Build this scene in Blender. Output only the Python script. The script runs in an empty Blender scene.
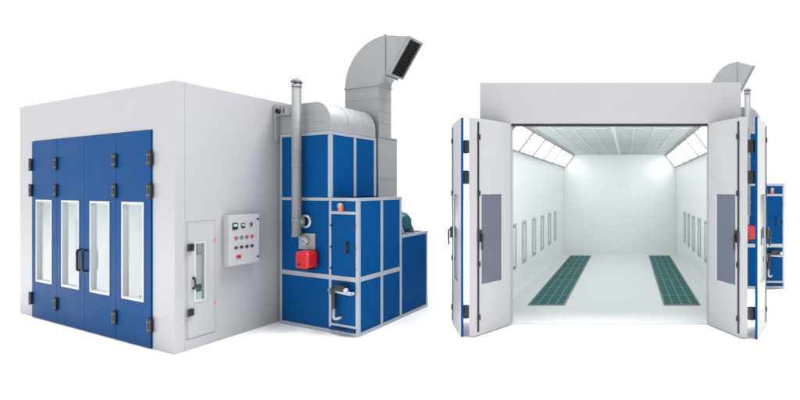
import bpy, bmesh, math, random
from mathutils import Vector
random.seed(7)
S = bpy.context.scene
COL = S.collection

# ------------------------------------------------------------------ materials
def new_mat(name):
    m = bpy.data.materials.new(name); m.use_nodes = True
    nt = m.node_tree
    return m, nt, nt.nodes['Principled BSDF']

def mat(name, col, rough=0.4, metal=0.0, spec=0.5, var=0.0, vscale=3.0, rvar=0.0, bump=0.0, bscale=60.0,
        cellvar=0.0, cscale=30.0, coat=0.0):
    m, nt, b = new_mat(name)
    b.inputs['Base Color'].default_value = (*col, 1)
    b.inputs['Roughness'].default_value = rough
    b.inputs['Metallic'].default_value = metal
    b.inputs['Specular IOR Level'].default_value = spec
    b.inputs['Coat Weight'].default_value = coat
    tc = nt.nodes.new('ShaderNodeTexCoord')
    if var > 0 or rvar > 0:
        n = nt.nodes.new('ShaderNodeTexNoise')
        n.inputs['Scale'].default_value = vscale; n.inputs['Detail'].default_value = 6
        n.inputs['Roughness'].default_value = 0.6
        nt.links.new(tc.outputs['Object'], n.inputs['Vector'])
        src = n.outputs['Fac']
        if cellvar > 0:
            v = nt.nodes.new('ShaderNodeTexVoronoi'); v.inputs['Scale'].default_value = cscale
            nt.links.new(tc.outputs['Object'], v.inputs['Vector'])
            sep = nt.nodes.new('ShaderNodeSeparateColor')
            nt.links.new(v.outputs['Color'], sep.inputs['Color'])
            mx = nt.nodes.new('ShaderNodeMix'); mx.data_type = 'FLOAT'
            mx.inputs[0].default_value = cellvar
            nt.links.new(n.outputs['Fac'], mx.inputs[2]); nt.links.new(sep.outputs[0], mx.inputs[3])
            src = mx.outputs[0]
        if var > 0:
            r = nt.nodes.new('ShaderNodeMapRange')
            r.inputs['From Min'].default_value = 0.25; r.inputs['From Max'].default_value = 0.75
            r.inputs['To Min'].default_value = 1 - var; r.inputs['To Max'].default_value = 1 + var
            nt.links.new(src, r.inputs['Value'])
            mul = nt.nodes.new('ShaderNodeVectorMath'); mul.operation = 'SCALE'
            mul.inputs[0].default_value = col
            nt.links.new(r.outputs['Result'], mul.inputs['Scale'])
            nt.links.new(mul.outputs['Vector'], b.inputs['Base Color'])
        if rvar > 0:
            r2 = nt.nodes.new('ShaderNodeMapRange')
            r2.inputs['From Min'].default_value = 0.25; r2.inputs['From Max'].default_value = 0.75
            r2.inputs['To Min'].default_value = max(0.02, rough - rvar); r2.inputs['To Max'].default_value = rough + rvar
            nt.links.new(src, r2.inputs['Value'])
            nt.links.new(r2.outputs['Result'], b.inputs['Roughness'])
    if bump > 0:
        n2 = nt.nodes.new('ShaderNodeTexNoise'); n2.inputs['Scale'].default_value = bscale
        n2.inputs['Detail'].default_value = 3
        nt.links.new(tc.outputs['Object'], n2.inputs['Vector'])
        bp = nt.nodes.new('ShaderNodeBump'); bp.inputs['Strength'].default_value = bump
        bp.inputs['Distance'].default_value = 0.004
        nt.links.new(n2.outputs['Fac'], bp.inputs['Height'])
        nt.links.new(bp.outputs['Normal'], b.inputs['Normal'])
    return m

def glass(name, tint, refl=1.0, rough=0.02):
    m = bpy.data.materials.new(name); m.use_nodes = True
    nt = m.node_tree; nt.nodes.clear()
    out = nt.nodes.new('ShaderNodeOutputMaterial')
    tr = nt.nodes.new('ShaderNodeBsdfTransparent'); tr.inputs['Color'].default_value = (*tint, 1)
    gl = nt.nodes.new('ShaderNodeBsdfGlossy'); gl.inputs['Roughness'].default_value = rough
    gl.inputs['Color'].default_value = (refl, refl, refl, 1)
    fr = nt.nodes.new('ShaderNodeFresnel'); fr.inputs['IOR'].default_value = 1.5
    mx = nt.nodes.new('ShaderNodeMixShader')
    ge = nt.nodes.new('ShaderNodeNewGeometry')          # reflect on the outward faces of the pane only
    inv = nt.nodes.new('ShaderNodeMath'); inv.operation = 'SUBTRACT'; inv.inputs[0].default_value = 1.0
    mu = nt.nodes.new('ShaderNodeMath'); mu.operation = 'MULTIPLY'
    nt.links.new(ge.outputs['Backfacing'], inv.inputs[1])
    nt.links.new(fr.outputs['Fac'], mu.inputs[0]); nt.links.new(inv.outputs[0], mu.inputs[1])
    nt.links.new(mu.outputs[0], mx.inputs['Fac'])
    nt.links.new(tr.outputs['BSDF'], mx.inputs[1]); nt.links.new(gl.outputs['BSDF'], mx.inputs[2])
    nt.links.new(mx.outputs['Shader'], out.inputs['Surface'])
    return m

def emis(name, col, strength):
    m, nt, b = new_mat(name)
    b.inputs['Base Color'].default_value = (0.8, 0.8, 0.8, 1)
    b.inputs['Emission Color'].default_value = (*col, 1)
    b.inputs['Emission Strength'].default_value = strength
    return m

M = {}
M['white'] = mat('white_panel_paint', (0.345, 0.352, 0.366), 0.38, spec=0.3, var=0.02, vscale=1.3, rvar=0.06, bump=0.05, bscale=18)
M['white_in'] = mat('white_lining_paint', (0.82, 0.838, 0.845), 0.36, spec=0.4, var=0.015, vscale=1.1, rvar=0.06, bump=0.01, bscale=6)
M['floor'] = mat('pale_floor_paint', (0.62, 0.645, 0.652), 0.34, spec=0.4, var=0.012, vscale=1.2)
M['blue'] = mat('blue_panel_paint', (0.0015, 0.050, 0.170), 0.42, spec=0.025, var=0.05, vscale=1.6, rvar=0.08, bump=0.05, bscale=16)
M['galv'] = mat('galvanised_sheet', (0.285, 0.297, 0.306), 0.50, metal=0.35, var=0.06, vscale=5, rvar=0.06, cellvar=0.35, cscale=48, bump=0.04, bscale=14)
M['pipe'] = mat('weathered_flue_steel', (0.17, 0.178, 0.185), 0.55, metal=0.2, spec=0.3, var=0.08, vscale=7, rvar=0.06, cellvar=0.3, cscale=50)
M['alu'] = mat('aluminium_profile', (0.31, 0.345, 0.395), 0.36, metal=0.3, var=0.04, vscale=6, rvar=0.08)
M['trim'] = mat('window_trim_metal', (0.47, 0.48, 0.50), 0.34, metal=0.15, var=0.03)
M['black'] = mat('black_cast_iron', (0.012, 0.012, 0.014), 0.42, spec=0.4, var=0.2, vscale=20, rvar=0.1)
M['seal'] = mat('rubber_seal', (0.03, 0.03, 0.032), 0.7, spec=0.2)
M['louver'] = mat('dark_louver', (0.016, 0.017, 0.018), 0.5, spec=0.3)
M['red'] = mat('red_burner_plastic', (0.42, 0.008, 0.012), 0.32, spec=0.4, var=0.06, vscale=8)
M['chrome'] = mat('bright_steel', (0.62, 0.64, 0.66), 0.18, metal=0.95, rvar=0.05, vscale=9)
M['steel'] = mat('grey_steel', (0.30, 0.31, 0.33), 0.4, metal=0.6, var=0.08, vscale=10, rvar=0.1)
M['darksteel'] = mat('dark_steel', (0.10, 0.105, 0.115), 0.45, metal=0.4, var=0.08, vscale=10)
M['zinc'] = mat('pale_zinc_pipe', (0.36, 0.37, 0.39), 0.35, metal=0.5, var=0.06, vscale=10)
M['teal'] = mat('teal_motor_paint', (0.006, 0.07, 0.10), 0.4, spec=0.4, var=0.1, vscale=10)
M['orange'] = mat('orange_plastic', (0.55, 0.13, 0.03), 0.4)
M['filter'] = mat('ceiling_filter_cloth', (0.56, 0.585, 0.59), 0.9, spec=0.1, var=0.05, vscale=5, bump=0.25, bscale=120)
M['grid'] = mat('ceiling_grid_paint', (0.72, 0.74, 0.74), 0.4)
M['lamp'] = emis('lit_diffuser', (0.97, 1.0, 0.995), 3.6)
M['lampframe'] = mat('lamp_frame_paint', (0.30, 0.32, 0.32), 0.5)
M['glass'] = glass('clear_glass', (0.95, 0.97, 0.97))
M['tint'] = glass('tinted_glass', (0.55, 0.60, 0.70), 0.35)
def film(m):
    nt = m.node_tree; mx = [n for n in nt.nodes if n.type == 'MIX_SHADER'][0]; out = [n for n in nt.nodes if n.type == 'OUTPUT_MATERIAL'][0]
    p = nt.nodes.new('ShaderNodeBsdfPrincipled'); p.inputs['Base Color'].default_value = (0.20, 0.22, 0.275, 1); p.inputs['Roughness'].default_value = 0.12; p.inputs['Specular IOR Level'].default_value = 0.15
    m2 = nt.nodes.new('ShaderNodeMixShader'); m2.inputs[0].default_value = 0.45
    nt.links.new(mx.outputs[0], m2.inputs[1]); nt.links.new(p.outputs[0], m2.inputs[2]); nt.links.new(m2.outputs[0], out.inputs['Surface'])
film(M['tint'])
M['sidepane'] = mat('grey_pane', (0.60, 0.66, 0.655), 0.15, spec=0.5, var=0.05)
M['sideframe'] = mat('grey_pane_frame', (0.42, 0.46, 0.46), 0.4)
M['cab'] = mat('cabinet_paint', (0.37, 0.375, 0.39), 0.4, spec=0.3, var=0.02, bump=0.06, bscale=120)
M['bred'] = mat('red_button', (0.5, 0.012, 0.016), 0.3)
M['bgreen'] = mat('green_button', (0.01, 0.22, 0.06), 0.3)
M['screen'] = mat('dark_display', (0.012, 0.018, 0.025), 0.12, spec=0.6)
M['digits'] = mat('pale_display_face', (0.45, 0.5, 0.52), 0.3)
M['ground'] = mat('white_studio_floor', (0.90, 0.90, 0.90), 0.6, spec=0.2)

def grate_mat():
    m, nt, b = new_mat('teal_floor_grating')
    tc = nt.nodes.new('ShaderNodeTexCoord')
    ck = nt.nodes.new('ShaderNodeTexChecker'); ck.inputs['Scale'].default_value = 42
    ck.inputs['Color1'].default_value = (0.006, 0.088, 0.082, 1); ck.inputs['Color2'].default_value = (0.012, 0.14, 0.13, 1)
    n = nt.nodes.new('ShaderNodeTexNoise'); n.inputs['Scale'].default_value = 3
    mx = nt.nodes.new('ShaderNodeMix'); mx.data_type = 'RGBA'; mx.blend_type = 'MULTIPLY'; mx.inputs[0].default_value = 0.35
    nt.links.new(tc.outputs['Object'], ck.inputs['Vector']); nt.links.new(tc.outputs['Object'], n.inputs['Vector'])
    nt.links.new(ck.outputs['Color'], mx.inputs[6]); nt.links.new(n.outputs['Color'], mx.inputs[7])
    nt.links.new(mx.outputs[2], b.inputs['Base Color'])
    b.inputs['Roughness'].default_value = 0.55; b.inputs['Specular IOR Level'].default_value = 0.2
    return m
M['grate'] = grate_mat()
M['gratebar'] = mat('grating_bar', (0.17, 0.34, 0.33), 0.5)
M['grateframe'] = mat('grating_border', (0.16, 0.19, 0.195), 0.45, metal=0.4)

# ------------------------------------------------------------------ frames and meshes
class Frame:
    """plan frame: p runs along a front, q runs into the depth, z up"""
    def __init__(s, o, e1, e2, ks=1.0): s.o = Vector((o[0], o[1])); s.e1 = Vector(e1); s.e2 = Vector(e2); s.k = ks
    def __call__(s, p, q, z):
        v = s.o + s.e1 * p + s.e2 * q
        return Vector((v.x, v.y, z * s.k))

class MB:
    def __init__(s, F): s.F = F; s.bm = bmesh.new(); s.mats = []
    def mi(s, m):
        if m not in s.mats: s.mats.append(m)
        return s.mats.index(m)
    def hexa(s, c, m):
        vs = [s.bm.verts.new(v) for v in c]; k = s.mi(m)
        for f in ((0,1,2,3),(7,6,5,4),(0,4,5,1),(1,5,6,2),(2,6,7,3),(3,7,4,0)):
            s.bm.faces.new([vs[i] for i in f]).material_index = k
        return s
    def box(s, p0, p1, q0, q1, z0, z1, m):
        F = s.F
        return s.hexa([F(p0,q0,z0),F(p1,q0,z0),F(p1,q1,z0),F(p0,q1,z0),F(p0,q0,z1),F(p1,q0,z1),F(p1,q1,z1),F(p0,q1,z1)], m)
    def prism(s, pts0, pts1, m, smooth=()):
        """two matching rings of world points"""
        k = s.mi(m); n = len(pts0)
        a = [s.bm.verts.new(v) for v in pts0]; b = [s.bm.verts.new(v) for v in pts1]
        s.bm.faces.new(a).material_index = k; s.bm.faces.new(b[::-1]).material_index = k
        for i in range(n):
            j = (i + 1) % n
            f = s.bm.faces.new((a[j], a[i], b[i], b[j])); f.material_index = k
            if i in smooth: f.smooth = True
        return s
    def prism_pz(s, poly, q0, q1, m, smooth=()):
        return s.prism([s.F(p, q0, z) for p, z in poly], [s.F(p, q1, z) for p, z in poly], m, smooth)
    def prism_pq(s, poly, z0, z1, m):
        return s.prism([s.F(p, q, z0) for p, q in poly], [s.F(p, q, z1) for p, q in poly], m)
    def holed(s, a0, a1, z0, z1, h, t0, t1, m0, m1, me, mi_=None, axis='p'):
        """slab with a rectangular hole h=(a0,a1,z0,z1); m0 face at t0, m1 face at t1, me edges"""
        mi_ = mi_ or me
        g = (lambda a, t, z: s.F(a, t, z)) if axis == 'p' else (lambda a, t, z: s.F(t, a, z))
        O = [(a0,z0),(a1,z0),(a1,z1),(a0,z1)]; I = [(h[0],h[2]),(h[1],h[2]),(h[1],h[3]),(h[0],h[3])]
        V = {}
        for key, t in ((0, t0), (1, t1)):
            V['o', key] = [s.bm.verts.new(g(a, t, z)) for a, z in O]
            V['i', key] = [s.bm.verts.new(g(a, t, z)) for a, z in I]
        for key, m in ((0, m0), (1, m1)):
            k = s.mi(m)
            for i in range(4):
                j = (i + 1) % 4
                s.bm.faces.new((V['o',key][i], V['o',key][j], V['i',key][j], V['i',key][i])).material_index = k
        for r, m in (('o', me), ('i', mi_)):
            k = s.mi(m)
            for i in range(4):
                j = (i + 1) % 4
                s.bm.faces.new((V[r,0][i], V[r,0][j], V[r,1][j], V[r,1][i])).material_index = k
        return s
    def tube(s, pts, r, m, n=16, caps=True, r_list=None):
        """round tube along world points"""
        pts = [Vector(p) for p in pts]; k = s.mi(m); rings = []
        t = (pts[1] - pts[0]).normalized()
        up = Vector((0, 0, 1)) if abs(t.z) < 0.9 else Vector((1, 0, 0))
        x = t.cross(up).normalized()
        for i, p in enumerate(pts):
            if i == 0: d = pts[1] - pts[0]
            elif i == len(pts) - 1: d = pts[-1] - pts[-2]
            else: d = (pts[i+1] - pts[i]).normalized() + (pts[i] - pts[i-1]).normalized()
            d.normalize()
            x = (x - d * x.dot(d)).normalized(); y = d.cross(x)
            rr = r_list[i] if r_list else r
            rings.append([s.bm.verts.new(p + (x * math.cos(2*math.pi*j/n) + y * math.sin(2*math.pi*j/n)) * rr) for j in range(n)])
        for a, b in zip(rings, rings[1:]):
            for j in range(n):
                f = s.bm.faces.new((a[j], a[(j+1) % n], b[(j+1) % n], b[j])); f.material_index = k; f.smooth = True
        if caps:
            s.bm.faces.new(rings[0][::-1]).material_index = k; s.bm.faces.new(rings[-1]).material_index = k
        return s
    def ring(s, c, axis, r0, r1, depth, m, n=28):
        """flat ring (washer) starting at c along axis"""
        axis = Vector(axis).normalized(); k = s.mi(m)
        up = Vector((0, 0, 1)) if abs(axis.z) < 0.9 else Vector((1, 0, 0))
        x = axis.cross(up).normalized(); y = axis.cross(x)
        L = []
        for (r, d) in ((r0, 0), (r1, 0), (r1, depth), (r0, depth)):
            L.append([s.bm.verts.new(Vector(c) + axis*d + (x*math.cos(2*math.pi*j/n) + y*math.sin(2*math.pi*j/n))*r) for j in range(n)])
        for i in range(4):
            a, b = L[i], L[(i+1) % 4]
            for j in range(n):
                f = s.bm.faces.new((a[j], a[(j+1) % n], b[(j+1) % n], b[j])); f.material_index = k
                if i in (1, 3): f.smooth = True
        return s
    def build(s, name, parent=None, root=None, bevel=0.0, label=None):
        bmesh.ops.recalc_face_normals(s.bm, faces=s.bm.faces)
        off = root.location if root else Vector((0, 0, 0))
        if root: bmesh.ops.translate(s.bm, verts=s.bm.verts, vec=-off)
        me = bpy.data.meshes.new(name); s.bm.to_mesh(me); s.bm.free()
        for m in s.mats: me.materials.append(m)
        o = bpy.data.objects.new(name, me); COL.objects.link(o)
        if parent: o.parent = parent
        if bevel > 0:
            b = o.modifiers.new('Bevel', 'BEVEL'); b.width = bevel; b.segments = 2
            b.limit_method = 'ANGLE'; b.angle_limit = math.radians(40); b.harden_normals = False
        if label: o['label'] = label
        return o

def thing(name, loc, label, cat, group=None):
    o = bpy.data.objects.new(name, None); COL.objects.link(o)
    o.location = loc; o.empty_display_size = 0.2
    o['label'] = label; o['category'] = cat
    if group: o['group'] = group
    return o

# ------------------------------------------------------------------ setting
EYE = 1.95
g = bmesh.new()
for v in ((-150,-60,0),(150,-60,0),(150,240,0),(-150,240,0)): g.verts.new(v)
g.faces.new(g.verts)
gm = bpy.data.meshes.new('ground'); g.to_mesh(gm); g.free(); gm.materials.append(M['ground'])
go = bpy.data.objects.new('ground', gm); COL.objects.link(go); go['kind'] = 'structure'
go['label'] = 'plain white floor under both paint booths'

# ------------------------------------------------------------------ booth pieces
def door_leaf(root, F, w, z0, z1, win, th, inner, outer, edge, pane, label=None, slim=False):
    """F: a along the leaf, t from the inner face (0) to the outer face (th)"""
    b = MB(F); b.holed(0, w, z0, z1, win, 0, th, inner, outer, edge, M['trim'])
    d = b.build('door', root, root, 0.004, label)
    a0, a1, w0, w1 = win; fw = (0.026 if w > 0.4 else 0.012) if not slim else 0.006; ov = 0.004 if slim else 0.012; tm = M['sideframe'] if slim else M['trim']; pr = 0.003 if slim else 0.007
    MB(F).holed(a0 - ov, a1 + ov, w0 - ov, w1 + ov, (a0 + fw*0.6, a1 - fw*0.6, w0 + fw*0.7, w1 - fw*0.7),
                -pr, th + pr, tm, tm, tm).build('window_frame', d, root, 0.003)
    MB(F).box(a0 + 0.004, a1 - 0.004, (th*0.5 if not slim else 0.012) - 0.003, (th*0.5 if not slim else 0.012) + 0.003, w0 + 0.004, w1 - 0.004, pane).build('window_pane', d, root)
    return d

def shell(root, F, P0, P1, D, H, op, wl, zc, ch_in, ch_dz, grates, wins, light_q, zwin, right_door=None, cells=8, rows=6, lamp_w=100, lamp_spread=130):
    """hollow booth: front frame, walls, roof, ceiling, lamps, floor, gratings"""
    o0, o1, oz = op
    W = M['white']; WI = M['white_in']
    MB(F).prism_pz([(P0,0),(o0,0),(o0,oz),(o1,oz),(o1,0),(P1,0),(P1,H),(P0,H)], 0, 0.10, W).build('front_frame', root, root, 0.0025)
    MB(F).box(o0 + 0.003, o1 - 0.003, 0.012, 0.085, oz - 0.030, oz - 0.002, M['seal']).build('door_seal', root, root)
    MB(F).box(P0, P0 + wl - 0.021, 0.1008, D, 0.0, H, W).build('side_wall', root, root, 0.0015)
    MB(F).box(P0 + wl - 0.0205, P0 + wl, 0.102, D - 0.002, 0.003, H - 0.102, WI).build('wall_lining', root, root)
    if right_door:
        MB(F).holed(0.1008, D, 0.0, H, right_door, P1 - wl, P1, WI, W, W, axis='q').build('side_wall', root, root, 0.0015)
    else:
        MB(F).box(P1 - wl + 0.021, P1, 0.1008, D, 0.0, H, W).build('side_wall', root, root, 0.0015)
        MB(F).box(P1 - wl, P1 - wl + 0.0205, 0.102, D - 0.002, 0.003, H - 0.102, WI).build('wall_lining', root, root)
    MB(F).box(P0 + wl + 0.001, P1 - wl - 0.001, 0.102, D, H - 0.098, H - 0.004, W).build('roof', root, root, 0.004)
    i0, i1 = P0 + wl, P1 - wl
    b = MB(F).box(i0 + 0.002, i1 - 0.002, D - 0.10, D - 0.002, 0.022, H - 0.102, WI)
    b.build('back_wall', root, root)
    n = 4
    sb = MB(F)
    for k in range(1, n):
        p = i0 + (i1 - i0) * k / n
        sb.box(p - 0.003, p + 0.003, D - 0.1015, D - 0.099, 0.03, zc - 0.01, M['grid'])
    sb.build('wall_joint', root, root)
    MB(F).box(i0 + 0.002, i1 - 0.002, 0.02, D - 0.102, 0.004, 0.02, M['floor']).build('floor', root, root)
    # ceiling filters and their grid
    c0, c1 = i0 + ch_in, i1 - ch_in
    MB(F).box(c0, c1, 0.104, D - 0.102, zc, zc + 0.03, M['filter']).build('ceiling_filter', root, root)
    gb = MB(F)
    for k in range(cells + 1):
        p = c0 + (c1 - c0) * k / cells
        hw = 0.035 if k == cells // 2 else 0.009
        dz = 0.03 if k == cells // 2 else 0.010
        gb.box(p - hw, p + hw, 0.106, D - 0.104, zc - dz, zc - 0.001, M['grid'])
    for k in range(rows + 1):
        q = 0.125 + (D - 0.25) * k / rows
        gb.box(c0, c1, q - 0.010, q + 0.010, zc - 0.0075, zc - 0.0015, M['grid'])
    gb.build('ceiling_grid', root, root)
    # sloping lamp housings
    for sgn, pi in ((1, i0), (-1, i1)):
        zl = zc - ch_dz
        hb = MB(F).prism_pz([(pi + sgn*0.002, zl), (pi + sgn*ch_in, zc), (pi + sgn*ch_in, zc + 0.05), (pi + sgn*0.002, zc + 0.05)], 0.105, D - 0.103, M['grid'])
        house = hb.build('lamp_housing', root, root)
        L = math.hypot(ch_in, ch_dz)
        nx, nz = sgn * ch_dz / L, -ch_in / L
        for q0, q1 in zip(light_q, light_q[1:]):
            a, c = q0 + 0.045, q1 - 0.045
            def pt(f, q, d):
                return F(pi + sgn*(0.002 + (ch_in - 0.002)*f) + nx*d, q, zl + ch_dz*f + nz*d)
            lb = MB(F)
            lb.hexa([pt(0.1,a,0.002), pt(0.9,a,0.002), pt(0.9,c,0.002), pt(0.1,c,0.002), pt(0.1,a,0.014), pt(0.9,a,0.014), pt(0.9,c,0.014), pt(0.1,c,0.014)], M['lamp'])
            lb.build('lamp_diffuser', house, root)
            rb = MB(F)
            for f0, f1, qa, qb in ((0.04,0.1,q0+0.004,q1-0.004),(0.9,0.96,q0+0.004,q1-0.004)):
                rb.hexa([pt(f0,qa,0.001), pt(f1,qa,0.001), pt(f1,qb,0.001), pt(f0,qb,0.001), pt(f0,qa,0.032), pt(f1,qa,0.032), pt(f1,qb,0.032), pt(f0,qb,0.032)], M['lampframe'])
            for qa, qb in ((q0+0.004, a), (c, q1-0.004)):
                rb.hexa([pt(0.1,qa,0.001), pt(0.9,qa,0.001), pt(0.9,qb,0.001), pt(0.1,qb,0.001), pt(0.1,qa,0.032), pt(0.9,qa,0.032), pt(0.9,qb,0.032), pt(0.1,qb,0.032)], M['lampframe'])
            rb.build('lamp_frame', house, root)
    # strip lamps in front of the diffusers
    for sgn, pi in ((1, i0), (-1, i1)):
        q0, q1 = light_q[0], light_q[-1]
        L = math.hypot(ch_in, ch_dz); n2 = (sgn*ch_dz/L, -ch_in/L)
        c = F(pi + sgn*ch_in*0.5 + n2[0]*0.045, (q0+q1)/2, zc - ch_dz*0.5 + n2[1]*0.045)
        yv = (F(0, 1, 0) - F(0, 0, 0)).normalized()
        zv = (F(n2[0], 0, n2[1]) - F(0, 0, 0)); zv = -(zv - yv*zv.dot(yv)).normalized()
        xv = yv.cross(zv)
        from mathutils import Matrix
        l = bpy.data.lights.new('strip_lamp', 'AREA'); l.shape = 'RECTANGLE'
        l.size = 0.36; l.size_y = (q1 - q0) * (F(0,1,0)-F(0,0,0)).length * 0.92; l.energy = lamp_w; l.spread = math.radians(lamp_spread); l.color = (0.975, 1.0, 0.995)
        lo = bpy.data.objects.new('strip_lamp', l); COL.objects.link(lo)
        lo.matrix_world = Matrix.Translation(c) @ Matrix((xv, yv, zv)).transposed().to_4x4()
    # floor gratings
    for (a0, a1, q0, q1) in grates:
        gr = MB(F).box(a0 + 0.03, a1 - 0.03, q0 + 0.03, q1 - 0.03, 0.0205, 0.026, M['grate']).build('floor_grate', root, root)
        MB(F)  # border
        fb = MB(F)
        for x0, x1, y0, y1 in ((a0, a0+0.03, q0, q1), (a1-0.03, a1, q0, q1), (a0+0.03, a1-0.03, q0, q0+0.03), (a0+0.03, a1-0.03, q1-0.03, q1)):
            fb.box(x0, x1, y0, y1, 0.0205, 0.030, M['grateframe'])
        fb.build('grate_border', gr, root)
        bb = MB(F)
        for k in range(1, 4):
            p = a0 + (a1 - a0) * k / 4
            bb.box(p - 0.0045, p + 0.0045, q0 + 0.032, q1 - 0.032, 0.0262, 0.0295, M['gratebar'])
        nb = max(3, int(round((q1 - q0) / 0.62)))
        for k in range(1, nb):
            q = q0 + (q1 - q0) * k / nb
            bb.box(a0 + 0.032, a1 - 0.032, q - 0.005, q + 0.005, 0.0263, 0.0285, M['gratebar'])
        bb.build('grate_bar', gr, root)
    # narrow side windows
    for side, lst in wins.items():
        for (q0, q1) in lst:
            zb, zt = zwin
            t0, t1 = (i0 + 0.0015, i0 + 0.016) if side < 0 else (i1 - 0.016, i1 - 0.0015)
            f = MB(F).holed(q0, q1, zb, zt, (q0+0.035, q1-0.035, zb+0.03, zt-0.03), t0, t1, M['sideframe'], M['sideframe'], M['sideframe'], axis='q').build('side_window', root, root, 0.002)
            tm0, tm1 = (i0 + 0.001, i0 + 0.006) if side < 0 else (i1 - 0.006, i1 - 0.001)
            MB(F).box(tm0, tm1, q0+0.036, q1-0.036, zb+0.031, zt-0.031, M['sidepane']).build('side_pane', f, root)
            for zz in (zb + 0.05, zt - 0.05):
                MB(F).box(min(t0,t1) - (0 if side < 0 else 0.007), max(t0,t1) + (0.007 if side < 0 else 0), (q0+q1)/2-0.02, (q0+q1)/2+0.02, zz-0.014, zz+0.014, M['steel']).build('window_clip', f, root)

def bow_handle(F, a, t, z0, z1, out, r=0.013):
    b = MB(F)
    b.tube([F(a, t, z0), F(a, t+out*0.8, z0), F(a, t+out, z0+0.02), F(a, t+out, z1-0.02), F(a, t+out*0.8, z1), F(a, t, z1)], r, M['black'], 10)
    for z in (z0, z1):
        b.box(a-r*1.2, a+r*1.2, t+0.0005, t+out*0.15, z-r*1.6, z+r*1.6, M['black'])
    return b

# ------------------------------------------------------------------ closed booth (left)
FL = Frame((-4.851, 4.67), (0.932, -0.3616), (0.2426, 0.970))
PL, HL, DL = -4.33, 3.21, 3.0
booth1 = thing('spray_booth', FL(-2.16, 0.0, 0), 'closed white spray booth with four blue front doors shut', 'spray booth', 'spray booths')
D0, D1, DZ = -3.84, -0.48, 2.652
shell(booth1, FL, PL, 0.0, DL, HL, (D0 - 0.006, D1 + 0.006, DZ + 0.008), 0.13, 2.74, 0.33, 0.40,
      [(-3.72, -3.08, 0.55, 2.45), (-1.25, -0.62, 0.55, 2.45)],
      {-1: [(0.55+0.42*k, 0.55+0.42*k+0.2) for k in range(5)], 1: [(0.95+0.42*k, 0.95+0.42*k+0.2) for k in range(4)]},
      [0.2+0.445*k for k in range(7)], (0.55, 1.40), right_door=(0.115, 0.415, 0.13, 1.545), cells=10, rows=4, lamp_w=14)
lw = (D1 - D0) / 4
leaves = []
FLo = Vector(FL.e2) * -1
for k in range(4):
    a = D0 + lw * k + 0.003
    F = Frame(FL(a, 0.035, 0).xy, FL.e1, FLo)
    w = lw - 0.006
    d = door_leaf(booth1, F, w, 0.012, DZ, (0.165, w - 0.165, 0.565, 1.765), 0.05, M['white_in'], M['blue'], M['blue'], M['glass'])
    leaves.append((d, F, w))
for k, a in ((0, 0.0), (0, lw), (3, 0.0), (3, lw)):
    d, F, w = leaves[k]
    for z in (2.30, 1.915, 0.29):
        b = MB(F)
        aa = a - 0.003
        b.box(aa-0.040, aa-0.004, 0.0515, 0.072, z-0.085, z+0.085, M['black']).box(aa+0.004, aa+0.040, 0.0515, 0.072, z-0.085, z+0.085, M['black'])
        b.tube([F(aa, 0.066, z-0.095), F(aa, 0.066, z+0.095)], 0.015, M['black'], 12)
        for zz in (-0.05, 0.05):
            for s_ in (-0.022, 0.022):
                b.tube([F(aa+s_, 0.072, z+zz), F(aa+s_, 0.078, z+zz)], 0.008, M['steel'], 8)
        b.build('hinge', d, booth1, 0.003)
for k, a in ((1, lw - 0.09), (2, 0.062)):
    d, F, w = leaves[k]
    bow_handle(F, a, 0.05, 0.83, 1.11, 0.042, 0.013).build('handle', d, booth1)

# personnel door in the side wall
Fp = Frame(FL(-0.05, 0.118, 0).xy, FL.e2, FL.e1)   # a along q, t outwards
pd = door_leaf(booth1, Fp, 0.294, 0.134, 1.541, (0.080, 0.182, 0.57, 1.28), 0.056, M['white_in'], M['white'], M['white'], M['glass'],
               'narrow white side door with a small window')
db = MB(Fp)   # slim raised door trim
db.holed(0.006, 0.288, 0.142, 1.533, (0.012, 0.282, 0.150, 1.525), 0.0562, 0.0585, M['white'], M['white'], M['white'])
db.build('door_trim', pd, booth1)
for z in (1.235, 0.455):
    b = MB(Fp).box(0.008, 0.058, 0.0565, 0.085, z-0.042, z+0.042, M['black'])
    b.tube([Fp(0.004, 0.08, z-0.045), Fp(0.004, 0.08, z+0.045)], 0.011, M['black'], 10)
    b.build('hinge', pd, booth1, 0.003)
bow_handle(Fp, 0.062, 0.057, 0.735, 0.86, 0.038, 0.009).build('handle', pd, booth1)
for z in (1.30, 0.50):
    MB(Fp).box(0.280, 0.288, 0.0590, 0.065, z-0.02, z+0.02, M['orange']).build('latch', pd, booth1)
# ------------------------------------------------------------------ control cabinet on the side wall
cab = thing('control_cabinet', FL(0.0, 0.686, 0.936), 'pale grey control cabinet with buttons fixed to the closed booth side wall', 'control cabinet')
c0, c1, cz0, cz1, cp = 0.494, 0.876, 0.94, 1.60, 0.125
MB(FL).box(0.003, cp - 0.018, c0, c1, cz0, cz1, M['cab']).build('body', cab, cab, 0.006)
Fc = Frame(FL(cp - 0.016, c0, 0).xy, FL.e2, FL.e1)
cw = c1 - c0
cd = MB(Fc).box(0.004, cw-0.004, 0, 0.018, cz0+0.004, cz1-0.004, M['cab']).build('door', cab, cab, 0.004)
for a, w_, h_ in ((0.075, 0.062, 0.085), (0.170, 0.045, 0.065)):
    s_ = MB(Fc).box(a-w_/2, a+w_/2, 0.0185, 0.028, 1.455-h_/2, 1.455+h_/2, M['screen']).build('display', cd, cab, 0.003)
    MB(Fc).box(a-w_*0.33, a+w_*0.33, 0.0282, 0.0295, 1.455-h_*0.05, 1.455+h_*0.3, M['digits']).build('display_face', cd, cab)
MB(Fc).tube([Fc(0.265, 0.0185, 1.465), Fc(0.265, 0.034, 1.465)], 0.020, M['steel'], 16).box(0.259, 0.271, 0.034, 0.045, 1.44, 1.49, M['black']).build('key_switch', cd, cab)
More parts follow.
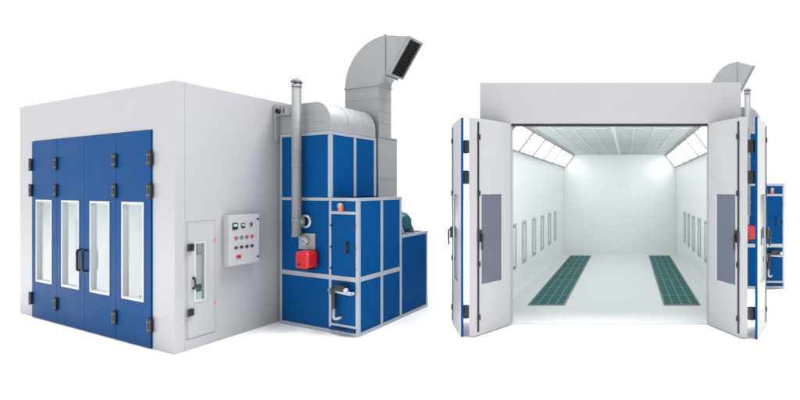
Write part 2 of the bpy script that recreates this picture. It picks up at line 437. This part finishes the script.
def button(a, z, m, r=0.017):
    b = MB(Fc); b.ring(Fc(a, 0.0183, z), (Fc.e2.x, Fc.e2.y, 0), r*0.8, r*1.35, 0.006, M['chrome'], 18)
    b.tube([Fc(a, 0.0183, z), Fc(a, 0.032, z)], r*0.85, m, 16); b.build('button', cd, cab)
for a, m in ((0.085, M['bred']), (0.150, M['bgreen']), (0.215, M['bred']), (0.280, M['bred'])): button(a, 1.30, m)
for a, m in ((0.085, M['black']), (0.150, M['black']), (0.215, M['black']), (0.280, M['black'])):
    button(a, 1.175, m)
MB(Fc).box(0.09, 0.145, 0.0185, 0.032, 1.035, 1.075, M['bred']).build('emergency_stop', cd, cab, 0.004)
for z in (1.53, 1.02):
    MB(Fc).tube([Fc(cw-0.025, 0.0183, z), Fc(cw-0.025, 0.024, z)], 0.013, M['black'], 12).build('lock', cd, cab)

# ------------------------------------------------------------------ air heating unit
def air_unit(F, label, k=1.0):
    u = thing('air_heating_unit', F(0.9, 1.6, 0), label, 'air heater', 'blue air heating units')
    q0, q1, q2, qe = 1.167, 1.585, 1.986, 2.60
    pa, pm, pb = 0.10, 1.143, 1.665
    zt, zm, zu, ze = 1.82, 0.75, 2.72, 1.245
    t = 0.045; B = M['blue']; A = M['alu']
    ins = 0.012
    # blue casings
    MB(F).box(pa+ins, pb-ins, q0+ins, q2-ins*0.5, 0.012, zt-ins, B).build('casing', u, u)
    MB(F).box(pa+ins, pm-ins, q0+ins, q2-ins*0.5, zt-0.005, zu-ins, B).build('casing', u, u)
    MB(F).box(pa+ins, pb-ins, q2, qe-ins, 0.012, ze-ins, B).build('casing', u, u)
    # aluminium frame
    f = MB(F)
    def post(p, q, z0, z1, w=t): f.box(p, p+w, q, q+w, z0, z1, A)
    for p in (pa, pm - t/2, pb - t): post(p, q0, 0.052, zt - t)
    for q in (q1 - t/2, q2 - t): post(pb - t, q, 0.052, zt - t)
    post(pb - t, qe - t, 0.052, ze - t); post(pa, qe - t, 0.052, ze - t)
    for z0, z1 in ((0.0, 0.05), (zt - t + 0.002, zt)):
        f.box(pa, pb, q0, q0 + t, z0, z1, A); f.box(pb - t, pb, q0 + t + 0.001, q2, z0, z1, A)
    f.box(pb - t, pb, q2 + 0.001, qe, 0.0, 0.05, A)
    f.box(pa, pb, q2 + 0.002, q2 + t, ze - t + 0.002, ze, A); f.box(pb - t, pb, q2 + t + 0.001, qe, ze - t + 0.002, ze, A)
    f.box(pa, pb, qe - t*0.98, qe - 0.001, ze - t + 0.003, ze + 0.001, A)
    f.box(pa + t + 0.001, pm - t/2 - 0.001, q0 - 0.002, q0 + t, zm - 0.032, zm + 0.032, A)
    f.box(pm + t/2 + 0.001, pb - t - 0.001, q0 - 0.002, q0 + t, zm - 0.032, zm + 0.032, A)
    f.box(pb - t, pb + 0.002, q0 + t + 0.001, q2 - t - 0.001, zm - 0.032, zm + 0.032, A)
    f.box(pm + t/2 + 0.001, pb - t - 0.001, q0 - 0.002, q0 + t, 1.60, 1.64, A)      # over the access door
    f.box(pm + t/2 + 0.001, pb - t - 0.001, q0 - 0.002, q0 + t, 0.105, 0.14, A)
    # upper tier
    for p in (pa, pm - t): post(p, q0 + 0.002, zt + 0.002, zu - t)
    for q in (q1 - t/2, q2 - t): post(pm - t, q, zt + 0.002, zu - t)
    f.box(pa, pm, q0 + 0.002, q0 + t, zu - t + 0.002, zu, A); f.box(pm - t, pm, q0 + t + 0.001, q2, zu - t + 0.002, zu, A)
    f.build('frame', u, u, 0.003)
    # panels
    def pf(p0, p1, z0, z1):
        MB(F).box(p0+0.004, p1-0.004, q0+0.004, q0+ins+0.004, z0+0.004, z1-0.004, B).build('panel', u, u, 0.003)
    def ps(qa, qb, z0, z1, p):
        MB(F).box(p-ins-0.004, p-0.004, qa+0.004, qb-0.004, z0+0.004, z1-0.004, B).build('panel', u, u, 0.003)
    pf(pa+t, pm-t/2, 0.05, zm-0.032); pf(pa+t, pm-t/2, zm+0.032, zt-t)
    pf(pm+t/2, pb-t, 1.64, zt-t)
    pf(pm+t/2, pb-t, 0.14, zm-0.032)
    pf(pa+t, pm-t, zt+0.002, zu-t)
    for qa, qb in ((q0+t, q1-t/2), (q1+t/2, q2-t)):
        ps(qa, qb, 0.05, zm-0.032, pb); ps(qa, qb, zm+0.032, zt-t, pb); ps(qa, qb, zt+0.002, zu-t, pm)
    ps(q2+0.002, qe-t, 0.05, ze-t, pb)
    # access door
    ad = MB(F).box(pm+t/2+0.006, pb-t-0.006, q0-0.006, q0+ins+0.004, zm+0.038, 1.594, B).build('access_door', u, u, 0.004)
    Fo = Frame(F(0, q0-0.006, 0).xy, F.e1, -F.e2, F.k)
    b = MB(Fo).box(1.472, 1.494, 0.0005, 0.03, 1.09, 1.12, M['black']).box(1.472, 1.494, 0.0005, 0.03, 1.21, 1.24, M['black']).box(1.470, 1.496, 0.03, 0.045, 1.09, 1.24, M['black'])
    b.build('handle', ad, u, 0.003)
    for p in (pm + 0.04, pb - 0.062):
        for z in (0.88, 1.16, 1.45):
            MB(Fo).tube([Fo(p, 0.0005, z), Fo(p, 0.02, z)], 0.014, M['black'], 12).build('door_bolt', ad, u)
    # orange gauge over the access door
    gz = MB(Fo).box(1.335, 1.405, -0.004, 0.03, 1.645, 1.735, M['orange'])
    gz.tube([Fo(1.37, 0.0, 1.72), Fo(1.37, 0.042, 1.72)], 0.030, M['steel'], 18)
    gz.build('gauge', u, u, 0.004, 'small orange gauge with a round steel dial')
    # flue port, plate, burner
    ax = (-F.e2.x, -F.e2.y, 0)
    MB(F).ring(F(0.706, q0+0.004, 1.49), ax, 0.062, 0.094, 0.05, M['chrome']).build('flue_port', u, u, 0.004)
    pl = MB(F).box(0.54, 0.86, q0-0.022, q0+0.003, 1.10, 1.325, M['galv'])
    pl.build('burner_plate', u, u, 0.004)
    MB(F).tube([F(0.70, q0-0.022, 1.22), F(0.70, q0-0.06, 1.22)], 0.05, M['chrome'], 20).tube([F(0.70, q0-0.06, 1.22), F(0.77, q0-0.075, 1.25)], 0.022, M['zinc'], 12).build('air_valve', u, u)
    bu = MB(F)
    poly = [(0.70,0.875),(0.92,0.875),(0.945,0.905),(0.945,1.06),(0.915,1.10),(0.73,1.10),(0.70,1.07)]
    bu.prism_pz(poly, 0.985, q0-0.03, M['red'])
    burner = bu.build('burner', u, u, 0.018, 'red burner box')
    MB(F).box(0.74, 0.91, q0-0.031, q0+0.003, 0.90, 1.06, M['black']).build('burner_neck', burner, u)
    MB(F).box(0.73, 0.92, 1.01, 1.12, 0.845, 0.873, M['black']).tube([F(0.78,0.984,0.93),F(0.78,0.972,0.93)], 0.02, M['black'], 12).build('burner_foot', burner, u, 0.003)
    # gas line in the lower strip
    Fg = Frame(F(0, q0, 0).xy, F.e1, -F.e2, F.k)
    gp = MB(Fg).tube([Fg(1.185, 0.05, 0.595), Fg(1.60, 0.05, 0.575)], 0.022, M['zinc'], 14)
    gp.tube([Fg(1.60, 0.05, 0.575), Fg(1.60, -0.005, 0.575)], 0.02, M['zinc'], 14)
    gp.build('gas_pipe', u, u)
    gv = MB(Fg).box(1.33, 1.50, 0.02, 0.085, 0.61, 0.675, M['black']).box(1.24, 1.32, 0.025, 0.08, 0.545, 0.63, M['black'])
    gv.tube([Fg(1.28, 0.05, 0.56), Fg(1.28, 0.05, 0.36)], 0.028, M['black'], 12)
    gv.tube([Fg(1.55, 0.075, 0.63), Fg(1.55, 0.105, 0.63)], 0.03, M['zinc'], 14)
    gv.build('gas_valve', u, u, 0.004)
    dp = MB(Fg).tube([Fg(1.28, 0.05, 0.36), Fg(1.28, 0.05, 0.25), Fg(1.295, 0.05, 0.225), Fg(1.32, 0.045, 0.222), Fg(1.36, 0.03, 0.235), Fg(1.37, -0.004, 0.24)], 0.02, M['zinc'], 12)
    dp.build('drain_pipe', u, u)
    tr = MB(Fg).box(1.18, 1.60, -0.004, 0.03, 0.058, 0.098, B).box(1.165, 1.178, -0.004, 0.034, 0.062, 0.094, M['black']).box(1.602, 1.615, -0.004, 0.034, 0.062, 0.094, M['black'])
    tr.box(1.30, 1.48, 0.031, 0.05, 0.072, 0.086, M['black'])
    tr.build('drip_tray', u, u, 0.003)
    # fan motor on the rear section
    mz = 1.42
    mo = MB(F)
    c = F(1.50, 2.16, mz)
    d = Vector((F.e1.x, F.e1.y, 0)).normalized()
    R = 0.14
    mo.tube([c - d*0.20, c - d*0.17, c - d*0.165, c + d*0.05, c + d*0.09, c + d*0.10], R, M['teal'], 24, True, [R*0.75, R*0.95, R, R, R*0.8, R*0.4])
    mo.box(1.36, 1.52, 2.08, 2.24, ze+0.004, mz-0.07, M['teal'])
    mo.box(1.40, 1.48, 2.12, 2.20, mz+R-0.01, mz+R+0.045, M['teal'])
    motor = mo.build('fan_motor', u, u, 0.004, 'dark teal fan motor')
    fi = MB(F)
    for j in range(7):
        cc = c - d*(0.155 - 0.03*j)
        fi.ring(cc, d, R*0.98, R*1.09, 0.008, M['teal'], 24)
    fi.build('cooling_fin', motor, u)
    br = MB(F)
    for q in (2.05, 2.29):
        br.prism_pz([(1.28, ze+0.003), (1.645, ze+0.003), (1.645, ze+0.03), (1.54, mz+0.03), (1.50, mz+0.03)], q, q+0.012, M['alu'])
    br.build('motor_bracket', motor, u, 0.002)
    # rounded galvanised plenum on top
    zp, R = 3.14, 0.30
    poly = [(pa-0.02, zu+0.002), (pm-0.005, zu+0.002)]
    n0 = len(poly)
    nseg = 14
    for j in range(nseg + 1):
        a = math.pi/2 * j / nseg
        poly.append((pm-0.005-R + R*math.cos(a), zp-R + R*math.sin(a)))
    poly.append((pa-0.02, zp))
    MB(F).prism_pz(poly, q0+0.02, q2-0.01, M['galv'], smooth=range(2, 2+nseg)).build('plenum', u, u, 0.004)
    sm = MB(F)
    for z in (2.86, 3.0):
        sm.box(pa-0.018, pm-0.10, q0+0.0165, q0+0.0195, z-0.003, z+0.003, M['galv'])
    for q in (q0+0.30, q0+0.58):
        pr = [(p, z) for p, z in poly[2:-1]]
        outer = [(p+0.004*math.cos(math.pi/2*j/nseg), z+0.004*math.sin(math.pi/2*j/nseg)) for j, (p, z) in enumerate(pr)]
        inner = [(p-0.01*math.cos(math.pi/2*j/nseg), z-0.01*math.sin(math.pi/2*j/nseg)) for j, (p, z) in enumerate(pr)]
        sm.prism_pz(outer + inner[::-1], q, q+0.012, M['galv'])
    sm.build('plenum_seam', u, u)
    MB(F).box(0.012, pa-0.022, q0-0.035, q2-0.05, 2.62, 3.15, M['galv']).build('booth_connector', u, u, 0.004)
    cm = MB(F).box(0.10, 0.36, q0-0.05, q0+0.018, 2.985, 3.10, M['galv'])
    cm.ring(F(0.165, q0-0.05, 3.04), ax, 0.018, 0.04, 0.03, M['black'], 20).box(0.26, 0.275, q0-0.056, q0-0.0505, 3.0, 3.085, M['black'])
    cm.build('pressure_sensor', u, u, 0.003)
    return u

def flue(F, label, p=0.60, q=1.075):
    o = thing('flue_pipe', F(p, q, 1.28), label, 'flue', 'tall flue pipes')
    z1 = 3.36
    r = 0.055
    MB(F).tube([F(p,q,1.29), F(p,q,z1)], r, M['pipe'], 28).build('pipe', o, o, 0)
    for z in (2.25, 1.50):
        MB(F).ring(F(p,q,z), (0,0,1), r*0.9, r*1.07, 0.03, M['pipe']).build('pipe_band', o, o)
    MB(F).ring(F(p,q,1.285), (0,0,1), r*0.8, r*1.06, 0.02, M['pipe']).build('pipe_rim', o, o)
    b = MB(F); e = F(p,q,z1)
    V = Vector((0,0,1))
    b.tube([e+V*0.035, e+V*0.045, e+V*0.075, e+V*0.10], r, M['darksteel'], 28, True, [r*1.25, r*1.30, r*0.8, r*0.25])
    for j in range(3):
        a = 2*math.pi*j/3 + 0.4
        off = Vector((math.cos(a), math.sin(a), 0)) * r * 0.85
        b.tube([e+off-V*0.02, e+off+V*0.05], 0.008, M['steel'], 8)
    b.ring(e-V*0.02, V, r*0.8, r*1.10, 0.03, M['steel'])
    b.build('rain_cap', o, o)
    # short stub back to the heater
    MB(F).tube([F(p,q+0.02,1.49), F(p+0.05,q+0.09,1.49)], 0.05, M['pipe'], 20).build('pipe_stub', o, o)
    return o

def duct(F, label, zbase=1.25, pq=None):
    o = thing('exhaust_duct', F(0.75, 2.2, zbase), label, 'duct', 'galvanised exhaust ducts')
    G = M['galv']
    qa, qb = 2.05, 2.32
    pl, pr = 0.388, 1.13
    zs = 3.56
    MB(F).box(0.25, 1.143, 2.03, 2.437, zbase+0.003, 2.735, G).build('duct_base', o, o, 0.004)
    MB(F).box(0.24, 1.150, 2.022, 2.445, 2.737, 2.76, G).build('duct_flange', o, o, 0.003)
    MB(F).box(pl, pr, qa, qb, 2.762, zs-0.002, G).build('duct_riser', o, o, 0.004)
    for z in (2.98, 3.16, 3.36):
        MB(F).box(pl-0.003, pr+0.003, qa-0.003, qb+0.003, z-0.004, z+0.004, G).build('duct_seam', o, o)
    for z in (1.6, 2.1):
        MB(F).box(0.247, 1.146, 2.027, 2.440, z-0.004, z+0.004, G).build('duct_seam', o, o)
    MB(F).box(pl-0.016, pr+0.016, qa-0.016, qb+0.016, zs-0.012, zs+0.012, G).build('duct_flange', o, o, 0.003)
    # bend
    c = (1.261, zs+0.01); rx, rz, ix, iz = 0.873, 0.75, 0.131, 0.14
    outer, inner = [], []
    n = 24
    for j in range(n + 1):
        a = math.pi - math.pi/2 * j / n
        outer.append((c[0] + rx*math.cos(a), c[1] + rz*math.sin(a)))
        inner.append((c[0] + ix*math.cos(a), c[1] + iz*math.sin(a)))
    poly = outer + inner[::-1]
    MB(F).prism_pz(poly, qa, qb, G, smooth=list(range(0, n)) + list(range(n+1, 2*n+1))).build('duct_bend', o, o)
    MB(F).prism_pz([(1.249, c[1]+iz-0.025), (1.273, c[1]+iz-0.025), (1.273, c[1]+rz+0.016), (1.249, c[1]+rz+0.016)], qa-0.014, qb+0.014, G).build('duct_flange', o, o, 0.003)
    # outlet wedge
    T, Bt = (1.739, 4.24), (1.335, 3.73)
    MB(F).prism_pz([(1.2735, c[1]+iz), (Bt[0], Bt[1]), (T[0], T[1]), (1.2735, c[1]+rz)], qa, qb, G).build('duct_outlet', o, o, 0.003)
    L = math.hypot(T[0]-Bt[0], T[1]-Bt[1]); tx, tz = (T[0]-Bt[0])/L, (T[1]-Bt[1])/L; nx, nz = tz, -tx
    def quad(s0, s1, n0, n1): return [(Bt[0]+tx*s+nx*m, Bt[1]+tz*s+nz*m) for s, m in ((s0,n0),(s1,n0),(s1,n1),(s0,n1))]
    lv = MB(F)
    lv.prism_pz(quad(-0.01, L+0.01, 0.0005, 0.008), qa-0.008, qb+0.008, M['louver'])
    lv.prism_pz(quad(-0.015, 0.02, 0.0085, 0.05), qa-0.012, qb+0.012, M['steel'])
    lv.prism_pz(quad(L-0.02, L+0.015, 0.0085, 0.05), qa-0.012, qb+0.012, M['steel'])
    lv.prism_pz(quad(0.021, L-0.021, 0.0085, 0.05), qa-0.012, qa+0.012, M['steel'])
    lv.prism_pz(quad(0.021, L-0.021, 0.0085, 0.05), qb-0.012, qb+0.012, M['steel'])
    grille = lv.build('outlet_grille', o, o, 0.0)
    ns = 15
    sl = MB(F)
    for j in range(ns):
        s_ = 0.03 + (L-0.06)*j/(ns-1)
        x0, z0 = Bt[0]+tx*s_+nx*0.012, Bt[1]+tz*s_+nz*0.012
        x1, z1 = Bt[0]+tx*(s_-0.012)+nx*0.045, Bt[1]+tz*(s_-0.012)+nz*0.045
        sl.prism_pz([(x0,z0),(x0+tx*0.004,z0+tz*0.004),(x1+tx*0.004,z1+tz*0.004),(x1,z1)], qa+0.013, qb-0.013, M['louver'])
    sl.build('grille_slat', grille, o)
    return o

air_unit(FL, 'whole blue air heating unit with red burner beside the closed booth')
flue(FL, 'slim grey flue pipe standing in front of the left blue heating unit')
duct(FL, 'large galvanised duct with curved bend rising behind the left blue heating unit')

# ------------------------------------------------------------------ open booth (right)
ZF = 5.693
FR = Frame((0.0, ZF), (1.0, 0.0), (0.095, 1.0))
PR0, PR1, HR, DR = -1.566, 2.149, 3.45, 6.69
booth2 = thing('spray_booth', FR(0.3, 0, 0), 'open white spray booth with folded doors and lit interior', 'spray booth', 'spray booths')
def q_at(x, p):
    k = (x - 590) / 400
    return (p - ZF * k) / (k - 0.095)
wl = 0.13
wins_l = [q_at(x, PR0 + wl) for x in (513.5, 524, 533.8, 542, 549.3, 555)]
wins_r = [q_at(x, PR1 - wl) for x in (706.5, 699.4, 693.8, 688.9, 685)]
lq = [0.35 + 1.035*k for k in range(7)]
OP0, OP1, OZ = -1.124, 1.679, 2.867
shell(booth2, FR, PR0, PR1, DR, HR, (OP0, OP1, OZ), wl, 2.98, 0.31, 0.40,
      [(-1.11, -0.50, 0.88, 5.69), (1.125, 1.735, 0.88, 5.69)],
      {-1: [(q-0.15, q+0.15) for q in wins_l], 1: [(q-0.15, q+0.15) for q in wins_r]},
      lq, (0.53, 1.33), cells=8, rows=6, lamp_w=16)

def open_leaf(x0, y0, x1, y1, ex, th, edge, wz, label, lock_end, wa=(0.25, 0.85), z0=0.012, z1=OZ):
    """leaf from hinge (x0,y0) to free edge (x1,y1); thickness th along +-X (ex)"""
    w = math.hypot(x1-x0, y1-y0)
    F = Frame((x0, y0), ((x1-x0)/w, (y1-y0)/w), (ex, 0.0))
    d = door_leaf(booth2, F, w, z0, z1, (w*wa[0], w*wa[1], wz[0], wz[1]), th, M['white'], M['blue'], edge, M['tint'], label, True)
    # black lock bar, its latches and lever on the inner face near the free edge
    a = w - 0.035 if lock_end else 0.035
    lb = MB(F).box(a-0.010, a+0.010, -0.012, -0.0015, z0+0.05, z1-0.05, M['black'])
    for z in (0.25, 0.95, 1.88, 2.62):
        lb.box(a-0.020, a+0.020, -0.022, -0.0125, z-0.035, z+0.035, M['black'])
    lb.build('lock_bar', d, booth2, 0.002)
    hb = MB(F).box(a-0.024, a+0.024, -0.040, -0.013, 1.24, 1.40, M['black'])
    hb.tube([F(a, -0.03, 1.36), F(a, -0.052, 1.36), F(a, -0.062, 1.33), F(a, -0.056, 1.14)], 0.013, M['black'], 10)
    hb.build('lever_handle', d, booth2, 0.004)
    return d, F, w

WZ = (0.67, 1.87)
A1 = open_leaf(OP0-0.002, 5.675, -1.493, 5.217, -1.0, 0.085, M['white'], WZ, 'inner folded door leaf with its white face to the opening', True)
B1 = open_leaf(-1.980, 5.756, -1.684, 5.217, 1.0, 0.034, M['blue'], WZ, 'outer folded door leaf', False, (0.12, 0.70))
A2 = open_leaf(OP1+0.002, 5.675, 1.950, 5.166, 1.0, 0.085, M['white'], WZ, 'inner folded door leaf with its white face to the opening', True)
B2 = open_leaf(2.483, 5.640, 2.150, 5.130, -1.0, 0.034, M['blue'], WZ, 'outer folded door leaf', False, (0.12, 0.70))
FW = Frame((0, 0), (1, 0), (0, 1))
for d, xa, xb, y in ((A1[0], -1.676, -1.574, 5.222), (A2[0], 2.040, 2.142, 5.150)):
    for z in (2.49, 2.09, 0.33):
        b = MB(FW).box(xa, xb, y+0.012, y+0.030, z-0.085, z+0.085, M['black'])
        b.tube([Vector(((xa+xb)/2, y+0.012, z-0.09)), Vector(((xa+xb)/2, y+0.012, z+0.09))], 0.014, M['black'], 12)
        b.build('hinge', d, booth2, 0.002)
# jamb hinges
for d, x, s_ in ((A1[0], OP0, -1), (A2[0], OP1, 1)):
    for z in (2.49, 2.09, 0.33):
        MB(FW).tube([Vector((x + s_*0.09, 5.655, z-0.09)), Vector((x + s_*0.09, 5.655, z+0.09))], 0.016, M['black'], 12).box(x+s_*0.09-0.035, x+s_*0.09+0.035, 5.672, 5.690, z-0.08, z+0.08, M['black']).build('hinge', d, booth2, 0.002)

e1s = 0.85
FU = Frame((3.755 - e1s*1.665 - 0.095*1.167, 7.72 - 1.167), (e1s, 0.0), (0.095, 1.0), 1.12)
air_unit(FU, 'blue air heating unit half hidden behind the open booth doors')
flue(FU, 'slim grey flue pipe rising beside the open booth roof corner', 0.789)
FD = Frame((3.33 - 0.745*1.261 - 0.095*2.05, 9.0 - 2.05), (0.745, 0.0), (0.095, 1.0), 1.108)
duct(FD, 'galvanised duct bend peeping over the open booth roof', zbase=1.262)

# ------------------------------------------------------------------ light
w = bpy.data.worlds.new('World'); S.world = w; w.use_nodes = True
bg = w.node_tree.nodes['Background']
bg.inputs['Color'].default_value = (1, 1, 1, 1); bg.inputs['Strength'].default_value = 1.14
def area(name, loc, rot, size, energy, col=(1, 1, 1)):
    l = bpy.data.lights.new(name, 'AREA'); l.shape = 'RECTANGLE'; l.size, l.size_y = size; l.energy = energy; l.color = col
    o = bpy.data.objects.new(name, l); COL.objects.link(o); o.location = loc; o.rotation_euler = rot
    return o
for sx in (-13.0, 12.0):  # added unseen overhead fill, whitens the ground and washes out contact shadows
    o = area('added_overhead_fill', (sx, 7.0, 38.0), (0, 0, 0), (16, 16), 14500 if sx < 0 else 22000)
    o.rotation_euler = (Vector((sx*0.15, 6.0, 0)) - o.location).to_track_quat('-Z', 'Y').to_euler()

# ------------------------------------------------------------------ camera
cd_ = bpy.data.cameras.new('camera'); co = bpy.data.objects.new('camera', cd_); COL.objects.link(co)
co.location = (0, 0, EYE); co.rotation_euler = (math.radians(90), 0, 0)
cd_.sensor_fit = 'HORIZONTAL'; cd_.sensor_width = 36; cd_.lens = 18.0
cd_.shift_x = -190/800; cd_.shift_y = -12/800
cd_.clip_start = 0.05; cd_.clip_end = 1000
S.camera = co
S.view_settings.view_transform = 'Standard'; S.view_settings.look = 'None'
S.view_settings.exposure = 0.0; S.view_settings.gamma = 1.0
try:
    S.cycles.use_denoising = True; S.cycles.denoiser = 'OPENIMAGEDENOISE'
except Exception: pass
S.cycles.caustics_reflective = False; S.cycles.caustics_refractive = False
S.cycles.max_bounces = 10; S.cycles.transparent_max_bounces = 16
S.cycles.sample_clamp_indirect = 6.0
